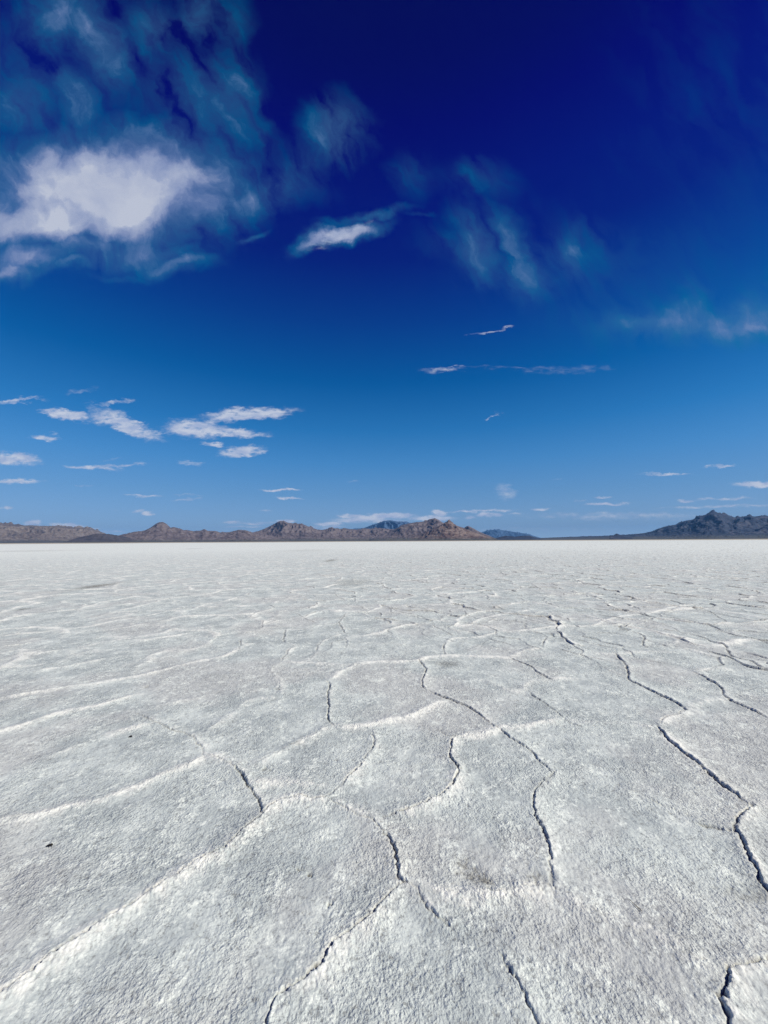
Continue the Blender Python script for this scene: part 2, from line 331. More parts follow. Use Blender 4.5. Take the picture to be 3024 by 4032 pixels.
# crust ridges and cracks on the flat, in metres: (scarp, ridge, width factor, points)
LINES = [
  (0.7,0.5,1.0,[(0.124,9.276),(0.297,8.768),(0.632,8.409),(0.797,8.083),(1.067,7.801)]),
  (0.2,0.78,1.15,[(1.007,11.126),(1.206,11.445),(1.652,11.722)]),
  (0.7,0.3,1.0,[(1.872,10.453),(2.009,10.062),(2.126,9.531),(2.348,9.296)]),
  (0.7,0.5,1.0,[(1.8,8.776),(1.739,8.3),(1.87,7.89)]),
  (0.8,0.5,1.0,[(1.713,7.327),(1.886,7.17),(1.975,6.898),(1.883,6.651)]),
  (0.6,0.4,1.0,[(0.889,7.29),(1.018,7.01),(1.141,6.543)]),
  (0.8,0.6,1.0,[(0.935,6.088),(0.861,5.774),(0.84,5.49)]),
  (0.9,0.6,1.0,[(0.463,5.241),(0.5,5.006),(0.526,4.85),(0.454,4.636),(0.413,4.419),(0.429,4.253)]),
  (1,0.5,1.0,[(0.467,4.221),(0.587,4.039),(0.713,3.898),(0.8,3.783),(0.855,3.647),(0.903,3.512),(0.945,3.379)]),
  (0.7,0.4,1.0,[(0.945,3.379),(0.996,3.234),(1.058,3.095),(1.103,2.983),(1.117,2.851),(1.146,2.73)]),
  (0.4,0.2,1.0,[(0.406,3.434),(0.478,3.322),(0.523,3.247),(0.549,3.239)]),
  (1,0.8,1,[(0.585,3.232),(0.528,3.169),(0.498,3.068),(0.482,2.959),(0.492,2.871),(0.498,2.776),(0.48,2.699),(0.448,2.634),(0.508,2.809),(0.479,2.693),(0.437,2.609),(0.372,2.531),(0.277,2.459),(0.16,2.396),(0.07,2.362),(-0.004,2.317)]),
  (0.1,1.1700000000000002,1.15,[(0.585,3.232),(0.688,3.275),(0.801,3.273),(0.945,3.379),(1.084,3.386),(1.258,3.432),(1.39,3.464),(1.538,3.526)]),
  (0.6,0.3,1.0,[(1.506,4.113),(1.521,3.941),(1.567,3.783),(1.579,3.638),(1.583,3.556)]),
  (0.85,0.4,1.0,[(1.683,5.317),(1.764,5.149),(1.836,4.982),(1.827,4.811),(1.853,4.636),(1.879,4.538)]),
  (0,0.78,1.15,[(1.879,4.538),(2.113,4.556),(2.267,4.495)]),
  (0.1,0.65,1.15,[(1.879,4.538),(1.668,4.505),(1.544,4.367),(1.456,4.206),(1.338,4.146),(1.119,4.514)]),
  (0,0.78,1.15,[(1.683,5.317),(1.832,5.525),(2.064,5.714),(2.335,5.804)]),
  (0.8,0.5,1.0,[(2.335,5.804),(2.502,6.19),(2.694,6.446),(2.638,6.633),(2.585,6.798)]),
  (0.6,0.3,1.0,[(2.527,5.74),(2.595,5.566),(2.706,5.401),(2.738,5.169)]),
  (0.6,0.3,1.0,[(2.686,8.173),(2.855,7.977),(2.957,7.64),(3.154,7.27)]),
  (0,0.9099999999999999,1.15,[(1.614,7.369),(1.894,7.89),(2.332,8.282),(2.831,8.606),(3.26,8.872)]),
  (0.7,0.3,1.0,[(3.156,9.175),(3.26,8.872)]),
  (0,1.04,1.15,[(1.975,6.898),(2.149,6.809),(2.652,6.969),(3.175,7.269),(3.427,7.13),(3.757,7.159),(4.074,7.464),(4.372,7.753),(4.773,8.039),(5.254,8.27),(5.616,8.336),(6.094,8.697),(6.786,9.21),(7.625,9.576)]),
  (0.7,0.3,1.0,[(4.606,8.744),(4.777,8.545),(4.895,8.281)]),
  (0.6,0.3,1.0,[(5.174,9.593),(5.124,9.11)]),
  (0.9,0.4,1.0,[(5.659,8.085),(5.813,7.846),(5.913,7.622),(5.999,7.452),(5.921,7.103),(5.803,6.753)]),
  (0.5,0.3,1.0,[(5.179,7.73),(5.196,7.373),(5.171,6.994),(4.993,6.706),(5.124,6.574)]),
  (0.9,0.4,1.0,[(5.124,6.574),(5.128,6.345),(5.019,6.0),(5.059,5.845),(4.805,5.522),(4.667,5.332),(4.692,5.191),(4.751,5.094),(4.657,4.95),(4.63,4.864)]),
  (1,0.6,1.0,[(4.256,6.724),(4.288,6.594),(4.181,6.294),(3.884,5.959),(3.844,5.773)]),
  (0.6,0.3,1.0,[(3.053,6.29),(3.141,6.107),(3.264,5.883),(3.396,5.758)]),
  (1.2,0.6,1.0,[(3.191,5.445),(3.085,5.144),(3.005,4.875),(2.756,4.524),(2.744,4.383),(2.784,4.217),(2.801,4.036),(2.834,3.923),(2.824,3.792),(2.809,3.717)]),
  (0.5,0.8,1.0,[(2.809,3.717),(2.663,3.624),(2.52,3.558),(2.329,3.419)]),
  (1.3,0.7,1,[(2.309,3.391),(2.253,3.22),(2.204,3.034),(2.2,2.897),(2.185,2.759),(2.162,2.623),(2.175,2.766),(2.157,2.617),(2.159,2.505),(2.163,2.432),(2.179,2.399)]),
  (0.9,0.5,1.0,[(3.675,4.683),(3.648,4.488),(3.618,4.302),(3.529,4.144),(3.395,3.971),(3.38,3.872),(3.411,3.809),(3.375,3.569)]),
  (0.9,0.3,1.0,[(5.768,6.805),(5.715,6.376),(5.871,6.227),(5.808,5.982),(5.647,5.618)]),
  (0.7,0.3,1.0,[(7.001,8.345),(6.708,7.866),(6.527,7.479)]),
  (0,0.78,1.15,[(3.675,4.683),(3.78,4.778),(3.958,4.858),(4.238,4.853)]),
  (0,0.9,1.3,[(2.809,3.717),(2.973,3.841),(3.171,3.918),(3.377,3.971)]),
  (0,1.04,1.15,[(-0.37,5.113),(-0.012,5.201),(0.261,5.177),(0.463,5.241),(0.556,5.39),(0.752,5.439),(1.069,5.433),(1.341,5.375),(1.683,5.317)]),
  (0,0.9099999999999999,1.15,[(0.935,6.088),(1.072,6.364),(1.31,6.433),(1.573,6.427),(1.95,6.814)]),
  (0.6,0.2,1.0,[(1.666,6.351),(1.765,6.178),(1.937,5.937)]),
  (0,1.1700000000000002,1.15,[(-0.148,3.4),(-0.011,3.524),(0.112,3.544),(0.217,3.587),(0.332,3.701),(0.432,3.824),(0.57,3.927)]),
  (0.2,0.52,1.15,[(1.538,3.526),(1.728,3.46),(1.986,3.457),(2.299,3.391)]),
  (0,0.78,1.15,[(2.92,5.504),(3.188,5.466),(3.597,5.602),(4.04,5.537)]),
  (0.2,1.04,1.15,[(-3.397,3.248),(-3.245,3.377),(-3.164,3.457),(-3.106,3.571),(-3.041,3.688),(-2.91,3.793),(-2.767,3.867),(-2.675,4.028),(-2.56,4.142)]),
  (0.1,0.9099999999999999,1.15,[(-3.908,4.045),(-3.78,4.16),(-3.617,4.25),(-3.473,4.377),(-3.267,4.442),(-3.105,4.581),(-2.923,4.715),(-2.782,4.849),(-2.681,4.974),(-2.493,5.246),(-2.28,5.392),(-2.174,5.604),(-2.163,6.024),(-2.066,6.153)]),
  (0.1,0.78,1.15,[(-4.868,5.012),(-4.595,5.097),(-4.393,5.139)]),
  (0.2,0.78,1.15,[(-4.343,4.917),(-4.125,4.999),(-3.973,5.178),(-3.868,5.321),(-3.709,5.451)]),
  (0.2,0.9099999999999999,1.15,[(-6.535,6.691),(-6.334,6.897),(-6.026,7.009),(-5.783,7.217),(-5.541,7.458),(-5.482,7.872),(-5.303,8.164),(-5.074,8.503),(-4.997,8.991),(-4.917,9.443)]),
  (0,0.65,1.15,[(-5.579,5.728),(-5.302,5.864)]),
  (0.2,0.9099999999999999,1.15,[(-4.482,6.566),(-3.892,6.36),(-3.649,6.592),(-3.298,6.908)]),
  (0.7,0.5,1.0,[(-2.326,6.368),(-2.181,6.024)]),
  (0.8,0.5,1.0,[(-1.778,7.08),(-1.677,6.578),(-1.568,6.211)]),
  (0.6,0.7,1.0,[(-1.332,5.942),(-1.409,5.761),(-1.369,5.534),(-1.368,5.226)]),
  (0.7,0.6,1.0,[(-0.903,6.483),(-1.015,6.131),(-0.976,5.694)]),
  (0.8,0.6,1.0,[(-0.844,8.585),(-0.853,7.967),(-0.899,7.64),(-0.765,7.145),(-0.687,6.794)]),
  (0.6,0.5,1.0,[(-1.528,12.225),(-1.466,11.459),(-0.981,10.285)]),
  (0.5,0.5,1.0,[(-2.162,8.901),(-1.877,8.563),(-1.609,7.989),(-1.368,7.695)]),
  (0.2,1.04,1.15,[(-0.313,5.206),(-0.441,4.935),(-0.565,4.77),(-0.638,4.506)]),
  (1,0.5,1.0,[(-0.646,4.47),(-0.585,4.346),(-0.591,4.144),(-0.554,3.916),(-0.514,3.712),(-0.515,3.574),(-0.446,3.445)]),
  (0.1,1.04,1.15,[(-0.446,3.445),(-0.284,3.402),(-0.128,3.441),(-0.011,3.489)]),
  (0.3,0.8,1.0,[(-0.446,3.445),(-0.532,3.357),(-0.59,3.252),(-0.699,3.155),(-0.811,3.034),(-0.87,2.943),(-0.954,2.844),(-0.959,2.79)]),
  (0.5,0.5,1.0,[(-2.308,3.712),(-2.124,3.585),(-1.929,3.462),(-1.784,3.38),(-1.662,3.332),(-1.542,3.245),(-1.445,3.139),(-1.348,3.008)]),
  (0.3,0.9,1.1,[(-1.348,3.008),(-1.227,2.946),(-1.096,2.873),(-1.0,2.79),(-0.949,2.738)]),
  (0.9,0.5,1.0,[(-1.045,2.824),(-0.992,2.77),(-0.9,2.645),(-0.824,2.553),(-0.744,2.437),(-0.709,2.369)]),
  (0.25,0.9,1.05,[(-1.348,3.008),(-1.358,2.904),(-1.457,2.808),(-1.54,2.73),(-1.561,2.663),(-1.63,2.582),(-1.702,2.517),(-1.786,2.476),(-1.894,2.437),(-1.988,2.37),(-2.084,2.343),(-2.2,2.325),(-2.314,2.309)]),
  (0.6,0.7,1,[(-0.105,3.322),(-0.084,3.107),(-0.129,2.98),(-0.171,2.836),(-0.228,2.731),(-0.28,2.64),(-0.339,2.516)]),
  (0,0.65,1.15,[(-2.172,3.885),(-2.033,3.963),(-1.902,4.074)]),
  (0.1,0.78,1.15,[(-1.078,4.091),(-1.274,4.036),(-1.399,3.927),(-1.392,3.676),(-1.464,3.499),(-1.491,3.338)]),
  (0,0.9099999999999999,1.15,[(-2.329,3.272),(-2.223,3.365),(-2.09,3.464),(-2.04,3.514)]),
  (0,0.78,1.15,[(-2.487,3.036),(-2.383,3.149)]),
  (0.1,0.78,1.15,[(-1.383,5.226),(-1.097,5.173),(-0.786,5.12),(-0.478,5.024),(-0.188,5.109),(-0.011,5.182)]),
  (0.55,0.95,1.15,[(-0.339,2.516),(-0.403,2.475),(-0.554,2.518),(-0.655,2.466),(-0.709,2.369),(-0.745,2.279),(-0.785,2.212),(-0.822,2.119),(-0.869,2.061),(-0.927,2.014),(-0.979,1.962),(-1.029,1.914),(-1.055,1.867),(-1.09,1.823),(-1.123,1.781),(-1.164,1.741),(-1.196,1.694),(-1.221,1.654),(-1.254,1.616),(-1.279,1.583),(-1.302,1.541),(-1.328,1.498),(-1.347,1.467),(-1.396,1.4)]),
  (0.5,0.8,1.05,[(-0.349,2.485),(-0.257,2.423),(-0.184,2.374),(-0.101,2.327),(-0.01,2.239)]),
  (1,0.6,1.3,[(-0.004,2.222),(0.032,2.143),(0.059,2.055),(0.066,1.987),(0.055,1.925),(0.086,1.906)]),
  (0.85,0.7,1.2,[(0.069,1.889),(0.021,1.844),(-0.01,1.811),(-0.058,1.75),(-0.113,1.702),(-0.165,1.657),(-0.207,1.623),(-0.235,1.57),(-0.28,1.536),(-0.315,1.5),(-0.349,1.472),(-0.376,1.452),(-0.386,1.432),(-0.39,1.406),(-0.397,1.365)]),
  (0.2,0.9,1.0,[(0.086,1.906),(0.159,1.888),(0.241,1.865),(0.33,1.842),(0.425,1.852),(0.512,1.863),(0.627,1.864),(0.702,1.871),(0.758,1.878)]),
  (0.8,0.5,1.0,[(0.761,1.884),(0.781,1.957),(0.827,2.049),(0.853,2.152),(0.856,2.232),(0.861,2.31),(0.878,2.404),(0.93,2.537),(1.01,2.628),(1.154,2.75)]),
  (0.6,0.7,1.0,[(0.097,1.906),(0.148,1.877),(0.171,1.799),(0.222,1.738),(0.256,1.709)]),
  (0.7,0.4,1.0,[(0.443,1.602),(0.458,1.555),(0.47,1.503),(0.485,1.454),(0.502,1.415),(0.508,1.373)]),
  (1.4,0.8,1.0,[(2.179,2.399),(2.06,2.337),(1.957,2.275),(1.895,2.208),(1.866,2.129),(1.808,2.043),(1.778,1.976),(1.739,1.902),(1.712,1.833),(1.687,1.749)]),
  (1.5,0.2,1.0,[(1.753,2.263),(1.811,2.233),(1.869,2.2)]),
  (0.4,0.2,1.0,[(1.563,2.554),(1.654,2.437),(1.718,2.358),(1.777,2.276)]),
  (1.1,0.7,1.0,[(1.485,1.589),(1.349,1.539),(1.295,1.535),(1.262,1.547),(1.227,1.521),(1.221,1.495),(1.167,1.458),(1.141,1.419),(1.127,1.399),(1.095,1.359)]),
  (0.2,0.7,1.15,[(0.758,1.878),(0.86,1.734),(0.944,1.715),(1.049,1.659),(1.141,1.599),(1.166,1.543),(1.251,1.543)]),
  (0.1,0.8,1.0,[(2.179,2.399),(2.379,2.441)]),
  (0.15,0.78,1.15,[(-0.913,2.646),(-0.8,2.662),(-0.654,2.685),(-0.51,2.659),(-0.352,2.611)]),
  (0.5,0.3,1.0,[(1.146,2.73),(1.013,2.598)]),
  (0.3,0.5,1.0,[(1.067,7.801),(1.319,7.538),(1.614,7.369)]),
  (0.3,0.5,1.0,[(1.141,6.543),(1.25,6.51)]),
  (0.3,0.4,1.0,[(2.348,9.296),(2.416,8.757),(2.332,8.282)]),
  (0.4,0.3,1.0,[(1.583,3.556),(1.589,3.461),(1.647,3.379)]),
  (0.3,0.5,1.0,[(3.396,5.758),(3.191,5.445)]),
  (0.3,0.4,1.0,[(2.738,5.169),(2.695,4.88),(2.756,4.524)]),
  (0.3,0.4,1.0,[(5.803,6.753),(5.541,6.564),(5.768,6.805)]),
  (0.2,0.65,1.15,[(3.154,7.27),(2.783,6.793),(2.585,6.798)]),
  (0.3,0.4,1.0,[(1.937,5.937),(2.01,5.75)]),
  (0.3,0.4,1.0,[(4.895,8.281),(4.773,8.039)]),
  (0.3,0.4,1.0,[(-2.199,6.024),(-2.097,5.659),(-2.174,5.604)]),
  (0.25,0.5,1.0,[(-1.568,6.211),(-1.332,5.942)]),
  (0.25,0.5,1.0,[(-0.976,5.694),(-0.982,5.368),(-1.097,5.173)]),
  (0.25,0.5,1.0,[(-0.687,6.794),(-0.903,6.483)]),
  (0.2,0.65,1.15,[(-1.368,5.226),(-1.457,4.868),(-1.202,4.551),(-1.078,4.091)]),
]
# darker damp spots: x, y, radius x, radius y, strength
STAINS = [(0.457,1.934,0.07,0.05,0.9),(0.363,2.012,0.05,0.05,0.6),(0.4,1.972,0.06,0.04,0.6),(0.795,5.11,0.22,0.22,0.5),(2.593,9.194,0.3,0.4,0.4),(0.689,1.902,0.06,0.05,0.6),(1.641,1.844,0.2,0.06,0.4),(-0.362,1.965,0.015,0.02,0.9),(-0.422,1.987,0.012,0.015,0.9),(-0.225,1.815,0.014,0.014,1.0),(-0.675,3.13,0.08,0.04,0.4),(-0.831,2.815,0.02,0.03,0.7),(-1.149,4.264,0.02,0.03,0.8),(-2.629,4.351,0.02,0.03,0.8),(-10.454,14.165,0.5,1.6,0.8),(-8.645,9.366,0.12,0.2,1.0),(-1.196,14.853,0.9,2,0.4),(-44.387,89.929,1.2,5,0.9),(-4.421,31.715,0.6,3,0.7),(-13.652,66.586,6,12,0.2),(-70.016,75.604,12,10,0.3)]
# mountain skylines: azimuth, elevation in degrees
SKYLINES = {
  'a': [(-50.106,1.652),(-48.16,2.037),(-46.567,1.818),(-44.897,1.989),(-44.431,1.952),(-43.476,1.892),(-42.494,1.915),(-41.478,1.886),(-40.562,1.871),(-39.619,1.784),(-38.788,1.692),(-37.942,1.705),(-37.07,1.536),(-36.472,1.305),(-36.016,1.069),(-34.934,0.57),(-33.982,0.059)],
  'b': [(-40.081,-0.007),(-39.277,0.18),(-38.598,0.498),(-37.901,0.696),(-37.19,0.897),(-36.756,1.027),(-36.162,0.994),(-35.562,1.034),(-34.636,0.852),(-33.367,0.57),(-32.382,0.088)],
  'c': [(-36.421,0.02),(-35.693,0.496),(-34.323,0.815),(-33.782,1.044),(-32.912,1.317),(-31.853,1.403),(-31.202,1.839),(-30.628,2.339),(-30.293,2.542),(-29.865,2.59),(-29.424,2.359),(-28.972,1.866),(-28.533,1.931),(-27.905,1.777),(-27.45,1.578),(-26.169,1.444),(-25.335,1.531),(-24.965,1.741),(-24.581,1.494),(-23.529,1.458),(-22.944,1.229),(-21.771,1.338),(-20.583,1.663),(-19.571,1.559),(-18.748,1.259),(-17.504,1.086),(-15.391,0.535),(-13.239,0.016)],
  'd': [(-21.763,0.236),(-20.382,0.828),(-19.173,1.194),(-18.356,1.411),(-17.944,1.477),(-17.117,1.851),(-16.073,2.404),(-15.229,2.895),(-14.588,2.989),(-14.045,2.682),(-13.286,2.596),(-11.976,2.535),(-11.091,2.133),(-9.759,1.706),(-9.089,1.638),(-7.746,1.975),(-6.844,1.792),(-5.258,1.788),(-4.121,1.693),(-2.523,1.824),(-1.15,1.772),(-0.234,1.835),(1.14,1.713),(2.055,1.752),(3.877,1.237),(6.133,0.085)],
  'e': [(-2.527,0.09),(-1.155,0.584),(0.679,1.304),(2.057,1.935),(2.518,2.275),(3.434,2.496),(4.578,2.714),(5.489,2.774),(6.398,2.923),(6.968,3.189),(7.534,3.295),(8.093,3.016),(8.759,2.554),(9.319,2.637),(9.985,2.492),(10.864,2.076),(11.74,1.795),(12.295,2.101),(12.834,1.826),(13.691,1.326),(14.754,0.805),(15.806,0.355),(16.641,0.021)],
  'f': [(2.955,0.218),(4.78,0.593),(6.148,1.22),(7.286,1.777),(8.305,2.22),(8.983,2.551),(9.433,2.726),(10.095,2.423),(11.3,1.801),(12.606,1.338),(13.896,0.879),(15.382,0.358),(16.64,-0.001)],
  'g': [(-6.164,1.291),(-4.349,1.854),(-2.98,1.917),(-2.293,2.189),(-0.917,2.64),(0.002,2.979),(0.92,3.042),(2.065,2.85),(3.438,2.839),(3.892,2.606),(5.252,2.024),(6.597,0.989)],
  'h': [(12.807,0.601),(14.226,1.142),(14.982,1.399),(16.26,1.514),(17.305,1.368),(18.317,1.202),(19.337,1.016),(20.345,0.854),(21.333,0.502),(22.133,0.24),(23.101,0.086)],
  'i': [(14.521,0.034),(16.229,0.352),(17.493,0.625),(18.728,0.483),(19.751,0.603),(20.558,0.595),(21.348,0.374),(22.13,0.156)],
  'j': [(21.822,0.243),(24.245,0.348),(27.035,0.424),(29.693,0.476),(32.221,0.601),(33.836,0.75),(34.627,0.925),(35.413,1.302),(36.179,1.561),(37.074,1.72),(37.961,2.144),(38.673,2.244),(39.249,2.63),(39.802,2.728),(40.219,2.971),(40.62,2.968),(41.137,2.803),(41.649,2.691),(42.39,2.315),(43.016,2.405),(43.51,2.514),(43.863,2.364),(44.341,2.424),(44.902,2.249),(46.472,2.048),(48.019,1.362),(50.404,0.403)],
  'k': [(30.203,0.371),(30.549,0.485),(30.808,0.62),(31.067,0.753),(31.476,0.552),(31.964,0.353),(32.694,0.268)],
}

# ------------------------------------------------------------ helpers
def material(name):
    m = bpy.data.materials.new(name)
    m.use_nodes = True
    m.node_tree.nodes.clear()
    t = NT(m.node_tree)
    o = t.new('ShaderNodeOutputMaterial')
    b = t.new('ShaderNodeBsdfPrincipled')
    t.l.new(b.outputs[0], o.inputs[0])
    b.inputs['Specular IOR Level'].default_value = 0.2
    return m, t, b

def mesh_np(name, co, quads, mats, attrs=None, parent=None, smooth=True):
    me = bpy.data.meshes.new(name)
    co = np.ascontiguousarray(co, dtype=np.float32); quads = np.ascontiguousarray(quads, dtype=np.int32)
    k = quads.shape[1]
    me.vertices.add(len(co)); me.vertices.foreach_set('co', co.ravel())
    me.loops.add(quads.size); me.loops.foreach_set('vertex_index', quads.ravel())
    me.polygons.add(len(quads))
    me.polygons.foreach_set('loop_start', np.arange(0, quads.size, k, dtype=np.int32))
    me.polygons.foreach_set('use_smooth', np.full(len(quads), smooth))
    me.update(calc_edges=True)
    for an, av in (attrs or {}).items():
        at = me.attributes.new(an, 'FLOAT', 'POINT')
        at.data.foreach_set('value', np.ascontiguousarray(av, dtype=np.float32))
    me.materials.append(mats)
    o = bpy.data.objects.new(name, me)
    C.objects.link(o)
    o.parent = parent
    return o

def hash2(ix, iy, seed):
    h = (ix.astype(np.int64) * 374761393 + iy.astype(np.int64) * 668265263 + seed * 974634777) & 0xffffffff
    h = ((h ^ (h >> 13)) * 1274126177) & 0xffffffff
    h = ((h ^ (h >> 16)) * 2246822519) & 0xffffffff
    return ((h ^ (h >> 15)) & 0xffffff).astype(np.float64) / 0xffffff

def vnoise(x, y, seed=0):
    """gradient noise, about -1..1"""
    ix, iy = np.floor(x), np.floor(y)
    fx, fy = x - ix, y - iy
    ux, uy = fx * fx * fx * (fx * (fx * 6 - 15) + 10), fy * fy * fy * (fy * (fy * 6 - 15) + 10)
    def g(a, b):
        t = hash2(ix + a, iy + b, seed) * 2 * math.pi
        return np.cos(t) * (fx - a) + np.sin(t) * (fy - b)
    n = (g(0, 0) * (1 - ux) + g(1, 0) * ux) * (1 - uy) + (g(0, 1) * (1 - ux) + g(1, 1) * ux) * uy
    return n * 1.5

def fbm(x, y, octs, seed=0, gain=0.5):
    s, a = 0, 1
    for k in range(octs):
        s = s + a * vnoise(x * 2 ** k + 17.3 * k, y * 2 ** k - 9.1 * k, seed + k); a *= gain
    return s

def sstep(a, b, x):
    t = np.clip((x - a) / (b - a), 0, 1)
    return t * t * (3 - 2 * t)

def cells(x, y, seed, jit=0.9):
    """nearest two seed points: distances, ids and the vector between them"""
    ix, iy = np.floor(x), np.floor(y)
    d1 = np.full(x.shape, 9.0); d2 = d1.copy()
    p1 = np.zeros(x.shape + (2,)); p2 = p1.copy(); i1 = np.zeros(x.shape); i2 = i1.copy()
    for a in (-1, 0, 1):
        for b in (-1, 0, 1):
            h1, h2 = hash2(ix + a, iy + b, seed), hash2(ix + a, iy + b, seed + 7)
            px, py = ix + a + 0.5 + (h1 - 0.5) * jit, iy + b + 0.5 + (h2 - 0.5) * jit
            d = np.hypot(px - x, py - y); i = h1 * 1000 + h2 * 77
            n1 = d < d1
            n2 = (~n1) & (d < d2)
            d2 = np.where(n1, d1, np.where(n2, d, d2)); i2 = np.where(n1, i1, np.where(n2, i, i2))
            p2 = np.where(n1[..., None], p1, np.where(n2[..., None], np.stack((px, py), -1), p2))
            d1 = np.where(n1, d, d1); i1 = np.where(n1, i, i1)
            p1 = np.where(n1[..., None], np.stack((px, py), -1), p1)
    return d1, d2, p1, p2, i1, i2

SUNW = np.array([math.sin(rad(SUN_AZ)), math.cos(rad(SUN_AZ))])   # ground direction towards the sun

def crust(X, Y):
    """height and surface state of the salt crust at ground points X, Y (metres)"""
    R = np.hypot(X, Y)
    # ragged offsets so that traced lines wander like real cracks
    wx = 0.016 * vnoise(X * 7, Y * 7, 1) + 0.009 * vnoise(X * 31, Y * 31, 2) + 0.006 * vnoise(X * 80, Y * 80, 5)
    wy = 0.016 * vnoise(X * 7, Y * 7, 3) + 0.009 * vnoise(X * 31, Y * 31, 4) + 0.006 * vnoise(X * 80, Y * 80, 6)
    gx, gy = X + wx, Y + wy
    scarp = np.zeros(X.shape); ridge = np.zeros(X.shape); crack = np.zeros(X.shape); near = np.full(X.shape, 9.0)
    def profile(s, D, Rg, w, wide):
        """s: signed distance, positive on the sunward side"""
        a = np.abs(s)
        lip = np.where(s > 0, np.exp(-(s / (0.075 * w)) ** 1.2) * sstep(-0.003, 0.008, s), 0) + 0.0 * a
        sc_h = D * 0.0095 * np.where(s > -0.004, lip, 0)
        rg_h = Rg * 0.014 * w ** 0.5 * np.exp(-(a / (0.050 * w)) ** 1.5)
        cw = (0.0030 + 0.0026 * D) * wide  # dark band widened farther out to stand in for lip shadow
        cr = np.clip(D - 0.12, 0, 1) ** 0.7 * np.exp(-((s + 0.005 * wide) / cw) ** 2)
        col = Rg * np.exp(-(np.abs(s - 0.012) / (0.062 * w)) ** 1.3)
        return sc_h, rg_h, cr, col
    col_r = np.zeros(X.shape)
    flat = {}
    for li, (D, Rg, w, pts) in enumerate(LINES):
        P = np.array(pts)
        m = 0.45
        box = (X > P[:, 0].min() - m) & (X < P[:, 0].max() + m) & (Y > P[:, 1].min() - m) & (Y < P[:, 1].max() + m)
        idx = np.nonzero(box)
        if len(idx[0]) == 0: continue
        # smooth the polyline a little
        for _ in range(2):
            Q = [P[0]]
            for a, b in zip(P[:-1], P[1:]): Q += [a * 0.75 + b * 0.25, a * 0.25 + b * 0.75]
            P = np.array(Q + [P[-1]])
        x, y = gx[idx], gy[idx]
        best = np.full(x.shape, 9.0); sg = np.ones(x.shape); tt = np.zeros(x.shape)
        tot = 0; total = np.hypot(*(P[1:] - P[:-1]).T).sum()
        main = P[-1] - P[0]
        nrm = np.array([main[1], -main[0]]); flip = 1.0 if nrm @ SUNW > 0 else -1.0
        for a, b in zip(P[:-1], P[1:]):
            e = b - a; L = math.hypot(*e)
            if L < 1e-6: continue
            t = np.clip(((x - a[0]) * e[0] + (y - a[1]) * e[1]) / L ** 2, 0, 1)
            d = np.hypot(x - a[0] - t * e[0], y - a[1] - t * e[1])
            side = np.sign((x - a[0]) * e[1] - (y - a[1]) * e[0]) * flip
            c = d < best
            best = np.where(c, d, best); sg = np.where(c, side, sg); tt = np.where(c, tot + t * L, tt)
            tot += L
        ends = sstep(0, 0.10, tt) * sstep(0, 0.10, total - tt) * 0.45 + 0.55
        mod = np.clip(0.85 + 0.55 * vnoise(tt * 6.0, tt * 0 + li * 3.7, 11) + 0.4 * vnoise(tt * 22.0, tt * 0 + li, 12), 0.35, 1.5)
        a_, b_, c_, d_ = profile(best * sg, D * ends * mod, Rg * (0.6 + 0.4 * mod) * ends, w, 1 + 1.1 * sstep(2.5, 7.0, R[idx]))
        scarp[idx] = np.maximum(scarp[idx], a_); ridge[idx] = np.maximum(ridge[idx], b_)
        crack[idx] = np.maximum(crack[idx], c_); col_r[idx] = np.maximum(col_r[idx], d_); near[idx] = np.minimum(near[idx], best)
    # the same polygon network carried on over the rest of the flat
    az = np.arctan2(X, Y)
    lone = sstep(4.6, 8.0, R)
    lone = np.maximum(lone, sstep(0.72, 0.9, np.abs(az)))
    if lone.max() > 0:
        sx = X + 0.20 * vnoise(X * 1.1, Y * 1.1, 21) + 0.09 * vnoise(X * 3.3, Y * 3.3, 22) + wx
        sy = Y + 0.20 * vnoise(X * 1.1, Y * 1.1, 23) + 0.09 * vnoise(X * 3.3, Y * 3.3, 24) + wy
        for size, amp, sd in ((1.45, 1.0, 31), (0.72, 0.5, 35)):
            d1, d2, p1, p2, i1, i2 = cells(sx / size, sy / size, sd)
            v = p2 - p1; L = np.maximum(np.hypot(v[..., 0], v[..., 1]), 1e-6)
            e = (d2 ** 2 - d1 ** 2) / (2 * L) * size                      # distance to the shared edge
            sunny = (v @ SUNW) < 0                                          # this cell is the sunward one
            key = (i1 + i2) * 0.137
            h1 = hash2(np.floor(key * 1000), np.floor(key * 333), 41)
            h2 = hash2(np.floor(key * 1000), np.floor(key * 333), 42)
            lefty = sstep(0.1, -0.45, az)
            D = amp * np.clip(h1 * 2.2 - 0.35, 0, 1.05) * (1 - 0.75 * lefty) * (1 + 0.25 * sstep(0.05, 0.5, az))
            Rg = amp * (0.25 + 0.75 * h2) 
            brk = np.clip(0.9 + 1.1 * vnoise(X * 2.4, Y * 2.4, 45), 0.0, 1.4)
            a_, b_, c_, d_ = profile(np.where(sunny, e, -e), D * brk * lone, 1.35 * Rg * lone * (0.4 + 0.6 * brk), 1.35 + 0.3 * lefty, 3.0)
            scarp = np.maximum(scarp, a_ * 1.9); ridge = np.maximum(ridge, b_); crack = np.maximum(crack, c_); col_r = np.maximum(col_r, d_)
    # plates: gentle dish, knobbly crust
    fine = sstep(14, 5, R)
    lum = sstep(5.0, 1.6, R)
    patch = fbm(X * 1.3 + 5, Y * 1.3, 3, 61)
    z = scarp + ridge - crack * 0.016
    z += 0.007 * vnoise(X * 0.9, Y * 0.9, 51) + 0.0035 * vnoise(X * 3.1, Y * 3.1, 52)
    z += (0.0035 * vnoise(X * 10, Y * 10, 53) + 0.0022 * vnoise(X * 24, Y * 24, 54)) * (0.75 + 0.35 * patch)
